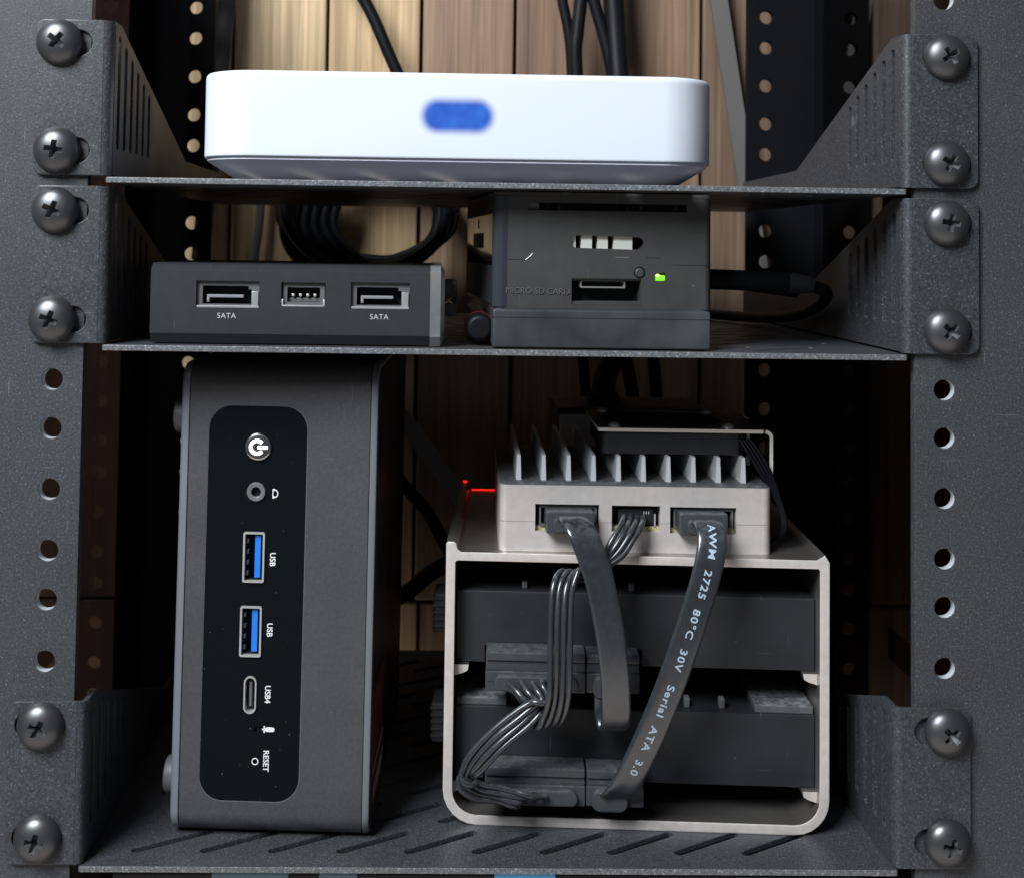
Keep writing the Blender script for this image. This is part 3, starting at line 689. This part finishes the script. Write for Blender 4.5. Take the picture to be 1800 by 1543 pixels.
def drive(label, zb, lower):
    t = thing('hard_drive', label, 'drive', (CX, CY, TR3+zb), 0, 'drives in the silver cage'); t.rotation_euler = (0, 0, math.radians(YAW))
    y0 = 5.2
    b = cut(box(-50.5, 50.6, y0, y0+140, .05, 20.2, .5), [box(-42.4, 2.2, y0-2, y0+3, -1, 4.9)])
    finish('body', b, drive_m, t, smooth=30)
    if lower:
        for a, b_ in ((-50.2, -36), (34, 50.3)): finish('top_pad', box(a, b_, y0+.6, y0+60, 20.22, 22.3, .3), drivetop_m, t)
        for a in (14.5, 24.4): finish('top_post', box(a, a+1.6, y0+3, y0+6, 20.22, 23.0, .3), portgrey_m, t)
        finish('top_strip', box(4, 30, y0+44, y0+48, 20.22, 21.6, .2), mat('tan_strip', (.42, .30, .20), .5), t)
    else:
        for a in (-32, -1.5, 18): finish('top_post', box(a, a+1.6, y0+3, y0+6, 20.22, 22.0, .3), portgrey_m, t)
    return t
d1 = drive('upper black hard drive, its plug at mid height of the silver cage', 43.15, False)
d2 = drive('lower black hard drive with dusty grey pads on top', 10.85, True)
def sata_plugs(label, z0, z1, x0, x1):
    t = thing('drive_plug', label, 'plug', (CX, CY, TR3), YAW, 'power and data plugs on the drives')
    t.location = (CX*MM, CY*MM, (TR3+ZO)*MM)
    for o in []: pass
    p0 = len(bpy.data.objects)
    plug_pair(t, x0, x1, z0, z1)
    for ch in t.children: ch.location = (0, 4.6*MM, 0)
    return t
sata_plugs('dusty grey plug on the upper drive behind the hanging wire loop', 38.6, 48.6, -41.9, .7)
sata_plugs('dusty grey plug at the foot of the lower drive', 8.0, 17.3, -41.7, 2.0)

# ------------------------------------------------------------------ silver heatsink case on the cage
SZ = TR3+TH
hs = thing('heatsink_case', 'silver board case with cooling fins lying on top of the drive cage', 'computer', (39.8, 25.0, SZ+.05), -1.4)
HB, DB, seam = 18.6, 70.0, 8.3
pp = ((-28.4, -10.3, 5.7, 13.3), (-6.7, 7.0, 5.9, 13.2), (9.8, 28.5, 5.6, 13.0))
ports_ = lambda: [box(a, b, -4, 6, c, d) for a, b, c, d in pp]
lower = cut(box(-38.5, 38.5, 0, DB, 0, seam-.06, 2.2, 4, only=along(2)), ports_())
upper = cut(box(-38.5, 38.5, 0, DB, seam+.06, HB, 2.2, 4, only=along(2)), ports_())
finish('lower_shell', lower, sbc_m, hs, smooth=30)
uo = finish('upper_shell', upper, sbc_m, hs, smooth=30)
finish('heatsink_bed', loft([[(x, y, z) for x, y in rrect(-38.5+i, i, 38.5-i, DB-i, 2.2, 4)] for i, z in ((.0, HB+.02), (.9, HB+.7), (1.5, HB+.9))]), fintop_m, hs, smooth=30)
fm = None
for k in range(10):
    x = -33.1+k*7.13
    if fm: o = bpy.data.objects.new('fin', fm); C.objects.link(o); o.parent = hs
    else:
        b = loft([[(-.75, y, HB+.9), (.75, y, HB+.9), (.5, y, HB+8.0), (-.5, y, HB+8.0)] for y in (3.0, DB-3)])
        o = finish('fin', b, fin_m, hs, smooth=20); fm = o.data
    o.location = (x*MM, 0, 0)
for i, (a, b, c, d) in enumerate(pp):
    k = finish('socket', box(a+.05, b-.05, 5.4, 5.95, c+.05, d-.05), portblk_m, hs)
    finish('board_edge', box(a+.1, b-.1, 2.0, 5.3, c+.05, c+1.2), pcb_m, k)
    if i != 1:
        finish('housing', plate(rrect(a+1.2, c+1.3, b-.6, d-.6, .2, 1), [rrect(a+1.7, c+1.8, b-1.2, d-1.2, .2, 1)], 3.5, front(3.0)), portgrey_m, k)
    else:
        finish('housing', box(a+2.0, b-1.6, 1.6, 5.3, c+1.6, d-.9, .3), portblk_m, k)
        for q in range(3): finish('contact', box(b-4.6+q*.7, b-4.3+q*.7, 1.45, 1.65, d-2.6, d-1.8), steel_m, k)
        finish('shield', box(b-1.5, b-1.1, 1.4, 4, c+1.3, d-2.6), steel_m, k)

# fan on the fins
fan = thing('cooling_fan', 'flat black fan under a thin cream-edged bracket on the cooling fins', 'fan', (51.2, 31.0, SZ+26.8), -1.4)
finish('frame', plate(rrect(-20, 0, 20, 40, 1.5, 3), [circ(0, 20, 18.6, 32)], 6.4, flat(3.25), .2), blackbox_m, fan, smooth=30)
finish('hub', cyl(BM(), (0, 20, .4), 'z', 8, 5.6), blackbox_m, fan)
for k in range(7):
    a = 2*math.pi*k/7; p = []
    for r in (7.8, 18): p.append([(r*math.cos(a+t), 20+r*math.sin(a+t), z) for t, z in ((0, 1.0), (.42, 5.0), (.42, 5.4), (0, 1.4))])
    finish('blade', loft(p), blackbox_m, fan)
bk = plate(rrect(-21.5, -1.2, 26.6, 41.5, 1.2, 3), [circ(0, 20, 17.8, 32)], 1.0, flat(7.0))
for f in bk.faces:
    c = f.calc_center_median()
    if abs(f.normal.z) < .5 and math.hypot(c.x, c.y-20) > 20: f.material_index = 1
br = finish('bracket', bk, [blackmetal_m, cream_m], fan, smooth=30)
for y0 in (-1.2, 30):
    P = []; prof = [(26.6, 7.5)]+[(26.6+2.2*math.sin(math.radians(a)), 5.3+2.2*math.cos(math.radians(a))) for a in (15, 30, 45, 60, 75, 90)]+[(28.8, -7.6)]
    inn = [(26.6, 6.5)]+[(26.6+1.2*math.sin(math.radians(a)), 5.3+1.2*math.cos(math.radians(a))) for a in (15, 30, 45, 60, 75, 90)]+[(27.8, -7.6)]
    poly = prof+inn[::-1]
    b = plate(poly, [], 6, lambda u, v, w_, y0=y0: (u, y0+3+w_, v))
    for f in b.faces:
        if abs(f.normal.y) > .5: f.material_index = 1
    finish('leg', b, [blackmetal_m, cream_m], br)
for xx, yy in ((-16.5, 2.5), (16.5, 2.5), (-16.5, 37), (16.5, 37)):
    finish('screw_head', revolve(BM(), [(0, -1.3), (1.0, -1.15), (1.8, -.5), (1.9, 0), (0, 0)], n=20), steel_m, fan, loc=(xx, yy, 7.5), rot=(math.radians(-90), 0, 0))
for k in range(4):
    e = (k-1.5)*1.25
    pts = [(19.6+k*.9, .2, 4.6), (21.4+k*1.15, -1.4, 1.2), (25.0+k*.95, -2.6, -4.6), (29.6+k*.35, -2.8, -12.5), (31.5+k*.3, -1.5, -19.0), (30.8+k*.2, 3, -24.0), (28.6, 9+k, -27.0)]
    finish('wire', tube(BM(), pts, .55, 8), cable_m, fan, smooth=60)

# ------------------------------------------------------------------ cables in front of the cage
def W(x, z, y): return (x, y, z)
TS = -1.0
def ribbon(name, label, pts, group, width=8.0, thick=1.7, text=None, tstart=0.0):
    t = thing(name, label, 'cable', (0, 0, 0), 0, group)
    P = crom(pts, 10); wv = [Vector((1, 0, 0))]*len(P)
    hw, ht = width/2, thick/2
    shp = []
    for sg in (1, -1):
        q = [(-hw, .12), (-hw*.97, .42), (-hw*.90, .68), (-hw*.78, .86), (-hw*.62, .90), (-hw*.45, .96), (-hw*.2, .93), (hw*.2, .93), (hw*.45, .96), (hw*.62, .90), (hw*.78, .86), (hw*.90, .68), (hw*.97, .42), (hw, .12)]
        shp += [(x, y*ht) for x, y in q] if sg > 0 else [(x, -y*ht) for x, y in q[::-1]]
    finish('ribbon', sweep(BM(), P, wv, shp), ribbon_m, t, smooth=45)
    if text:
        S_ = [0.0]
        for a, b in zip(P, P[1:]): S_.append(S_[-1]+(b-a).length)
        T = tangents(P)
        def at_s(s):
            s = max(0, min(S_[-1]-1e-4, s)); i = max(k for k in range(len(S_)-1) if S_[k] <= s); f = (s-S_[i])/(S_[i+1]-S_[i])
            p = P[i].lerp(P[i+1], f); tt = T[i].lerp(T[i+1], f).normalized(); wd = (Vector((1, 0, 0))-tt*tt.x).normalized(); n = tt.cross(wd)
            if n.y > 0: n = -n
            return p, tt, wd, n
        def fn(u, v, w_):
            p, tt, wd, n = at_s(tstart+u*1.26); return p-wd*v*1.0*TS+n*(ht+.05+w_)
        finish('print', text_bm(text, 2.75, fn, ext=.02, bold=.06, align='LEFT', space=1.18), ribprint_m, t, smooth=0)
    return t
def plug_body(t, x, z, y):      # straight plug pushed into the heatsink case
    p = finish('plug', box(x-6.8, x+6.8, y, y+8.5, z-3.3, z+3.0, .7), plug_m, t)
    finish('cable_boss', plate(rrect(x-4.9, z-2.4, x+4.6, z+1.6, 1.6, 4), [], 2.4, front(y-.9), .5), plug_m, p)
s1 = ribbon('data_cable', 'flat black data cable from the left socket, looping below the upper plug', [(20.8, 21.5, -128.4), (21.2, 15.5, -127.2), (22.6, 10.5, -128.8), (24.6, 8.4, -133.2), (27.4, 7.6, -141.3), (30.2, 7.4, -153.9), (32.0, 8.3, -166.3), (32.7, 10.0, -176.0), (32.8, 12.4, -181.6), (32.3, 15.0, -182.9), (31.6, 16.6, -179.5), (31.4, 16.4, -174.5), (31.6, 17.8, -171.8)], 'flat data cables in front of the drive cage')
plug_body(s1, 20.9, -129.0, 20.6)
s2 = ribbon('data_cable', 'flat black data cable with white printing running diagonally down from the right socket', [(58.3, 21.5, -128.9), (58.3, 15.5, -127.9), (58.4, 11.0, -129.3), (58.0, 8.6, -133.4), (56.2, 7.6, -141.0), (52.2, 7.2, -153.7), (47.1, 8.0, -169.2), (41.7, 9.6, -183.5), (36.4, 12.0, -196.2), (33.8, 14.0, -200.6), (32.4, 17.2, -202.0)], 'flat data cables in front of the drive cage', text='AWM  2725  80°C  30V   Serial  ATA  3.0', tstart=9.0)
plug_body(s2, 58.4, -129.2, 20.4)

def harness(name, label, pts, widths, pitch=1.75, r=.83):
    t = thing(name, label, 'cable', (0, 0, 0))
    P = crom(pts, 10); Wv = crom(widths, 10); T = tangents(P)
    for k in range(4):
        Q = []
        for i, (p, tt, wv) in enumerate(zip(P, T, Wv)):
            wd = (wv-tt*wv.dot(tt)); sc = wv.length
            wd = wd.normalized()*sc if wd.length > 1e-4 else wd
            nn = tt.cross(wd.normalized()) if wd.length > 1e-4 else Vector((0, 0, 0))
            Q.append(p+wd*(k-1.5)*pitch+nn*.25*math.sin(i*.21+k*2.1))
        T2 = tangents(Q); ref = Vector((.3, -.9, .2)); rings = []; n = 10
        for q, t2 in zip(Q, T2):
            ref = (ref-t2*ref.dot(t2)).normalized(); n2 = t2.cross(ref)
            rings.append([q+(ref*math.cos(2*math.pi*a/n)+n2*math.sin(2*math.pi*a/n))*r for a in range(n)])
        finish('wire', loft(rings), wire_m, t, smooth=60)
    return t
harness('power_harness', 'four wire power cable hanging as a vertical loop in front of the drive cage',
        [(39.5, 26.0, -128.4), (38.4, 21.5, -128.8), (36.4, 17.5, -131.0), (32.8, 15.2, -135.6), (28.6, 15.0, -140.2), (24.2, 15.2, -141.8), (20.4, 13.5, -141.2), (18.0, 10.5, -144.5), (17.3, 8.5, -152), (17.2, 8.0, -162), (17.0, 8.8, -172.8), (15.6, 11.0, -180.0), (13.6, 13.2, -181.8), (12.2, 14.2, -178.5), (10.2, 15.0, -174.0), (8.4, 17.6, -172.0)],
        [(1, 0, 0), (1, 0, -.2), (.8, 0, -.5), (.6, -.1, -.6), (.5, -.3, .6), (.7, -.4, .6), (.9, -.3, .2), (1, 0, 0), (1, 0, 0), (1, 0, 0), (1, .1, 0), (1, .1, 0), (.9, .2, 0), (1, .2, 0), (1.4, .1, 0), (1.9, 0, 0)])
harness('power_harness', 'four wire power cable sweeping from the upper plug left and down to the lower plug',
        [(8.6, 17.6, -171.6), (10.2, 13.2, -173.0), (12.0, 11.6, -175.4), (8.2, 10.6, -178.9), (0.6, 10.0, -185.0), (-5.2, 10.6, -191.6), (-7.4, 11.8, -196.6), (-4.2, 12.8, -199.6), (1.4, 13.2, -200.8), (7.4, 13.4, -202.2), (10.6, 17.6, -202.0)],
        [(1.9, 0, 0), (1.2, 0, .4), (.5, -.1, .8), (-.4, -.1, .9), (-.5, 0, .85), (-.7, 0, .6), (.2, -.5, .8), (.3, -.3, .85), (.3, -.2, .7), (.7, 0, .5), (1.8, 0, .2)])

# ------------------------------------------------------------------ things behind the cage and behind the rack
ad = thing('power_adapter', 'grey and black power adapter standing behind the finned silver case', 'adapter', (52, 112, SZ))
finish('face', box(-25.5, 27, 0, 3, .2, 27.6, .5), grey_m, ad)
finish('body', box(-26, 27.5, 3.05, 40, .1, 29.6, .8), blackbox_m, ad)
finish('cord', tube(BM(), [(-8, 20, 29), (-5, 36, 38), (3, 50, 52), (8, 70, 90), (4, 90, 190), (-6, 95, 330)], 4.4, 12), cable_m, ad, smooth=60)
finish('cord_boot', cyl(BM(), (-8, 20, 29.6), 'z', 6.5, 3.5, 20, 5.5), rubber_m, ad)
def cable(label, pts, r, m=cable_m, cat='cable', group=None, name='hanging_cable'):
    o = finish(name, tube(BM(), pts, r, 12), m, loc=(0, 0, ZO), smooth=60)
    return tag(o, label, cat, group)
G = 'cables hanging behind the rack'
cable('black cable crossing the wall diagonally above the left half of the gateway', [(-72, 208, 84), (-50, 206, 51.7), (-37.4, 205, 25.1), (-22, 206, -8), (-12, 208, -40)], 2.6, group=G)
cable('leftmost of the three black cables above the right half of the gateway', [(30, 207, 90), (33.6, 205, 58), (37.4, 205, 38.6), (39, 206, 21), (41, 207, -30), (46, 207, -110), (52, 206, -170)], 2.3, group=G)
cable('middle of the three black cables above the right half of the gateway', [(44, 200, 90), (42.4, 199, 58.8), (40.4, 198, 39), (40.0, 198, 22), (46, 200, -40), (62, 204, -95), (72, 206, -150)], 2.8, group=G)
cable('rightmost of the three black cables above the right half of the gateway', [(43, 200, 90), (46.4, 200, 57), (51.4, 200, 38), (55.4, 200, 21), (64, 202, -30), (74, 203, -95), (78, 203, -150)], 2.6, group=G)
def strap(label, a, b, wd, th=2.0, m=strap_m):
    A, B = Vector(a), Vector(b); t = (B-A).normalized(); wv = t.cross(Vector((0, 1, 0))).normalized(); nn = Vector((0, 1, 0))
    bm = loft([[p+wv*x+nn*y for x, y in ((-wd/2, -th/2), (wd/2, -th/2), (wd/2, th/2), (-wd/2, th/2))] for p in (A, B)])
    return tag(finish('brace_bar', bm, m, loc=(0, 0, ZO)), label, 'bar', 'flat grey bars behind the rack')
strap('grey flat bar running down beside the left rear post above the gateway', (-106.5, 217, 95), (-119, 217, -60), 7.5)
strap('grey flat bar slanting down towards the right rear post', (98, 217, 95), (123, 217, -65), 7.5)
strap('grey flat bar slanting down behind the mini computer and the drive cage', (-46, 215, -106), (22, 215, -196), 7.0, m=mat('pale_strap', (.40, .38, .36), .5))
cable('thin grey cable hanging left of the cable coil', [(-92, 212, -8), (-93, 212, -40), (-95, 211, -62), (-96, 212, -100)], 1.8, strap_m, group=G)
cable('black cable dropping behind the mini computer towards the drive cage', [(-60, 165, -112), (-42, 158, -128), (-28.5, 152, -143), (-20, 150, -152), (-13, 150, -164), (-4, 150, -178), (4, 150, -196)], 2.5, group=G)
cable('black cable rising from behind the mini computer to the drive cage', [(-60, 150, -196), (-42, 144, -188), (-27, 140, -180), (-18, 139, -172.5), (-8, 139, -168.0), (6, 142, -167)], 3.0, group=G)
coil = thing('cable_coil', 'coil of black cables hanging behind the middle shelf', 'cable coil', (-46, 200, -62))
for k in range(9):
    rx, rz = 33+random.uniform(-4, 5), 24+random.uniform(-5, 4); oy = random.uniform(-7, 7); ph = random.uniform(0, 6)
    pts = []
    for a in range(0, 361, 24):
        t = math.radians(a); pts.append((rx*math.cos(t)+1.4*math.sin(2*t+ph), oy+2.5*math.sin(t*2+ph), 24+rz*math.sin(t)+1.5*math.sin(3*t+ph)))
    pts[-1] = pts[0]
    finish('strand', tube(BM(), pts, 2.3, 8, 4), cable_m, coil, smooth=60)
for k in range(6):
    xx = -33+k*4.0
    finish('strand', tube(BM(), [(xx+2, -2+k, 34), (xx-2, -4+k, 18), (xx+1+k*.9, -5+k, 7), (xx+9+k, -3, 0.5), (xx+22, 2, -1.2)], 2.2, 8, 5), cable_m, coil, smooth=60)

# unit just below the bottom shelf, only its upper edge in view
un = thing('lit_unit', 'dark unit with pale blue lights just below the bottom shelf', 'device', (-2, 2, -260))
finish('body', box(-98, 98, 1, 110, 0, 42.9, .6), blackbox_m, un)
for a, b, m_ in ((-72, -52, dimblue_m), (-44, -34, dimblue_m), (2, 18, skyblue_m)): finish('light', box(a, b, .4, 1.5, 34, 43.0, .3), m_, un)

# cable things: bring each root to the foot of its cable
for o in list(C.objects):
    if o.type == 'EMPTY' and o.name.split('.')[0] in ('data_cable', 'power_harness'):
        pts = [v.co for ch in o.children for v in ch.data.vertices]; lo_ = min(pts, key=lambda q: q.z).copy()
        o.location = o.location+lo_
        for ch in o.children: ch.location = ch.location-lo_
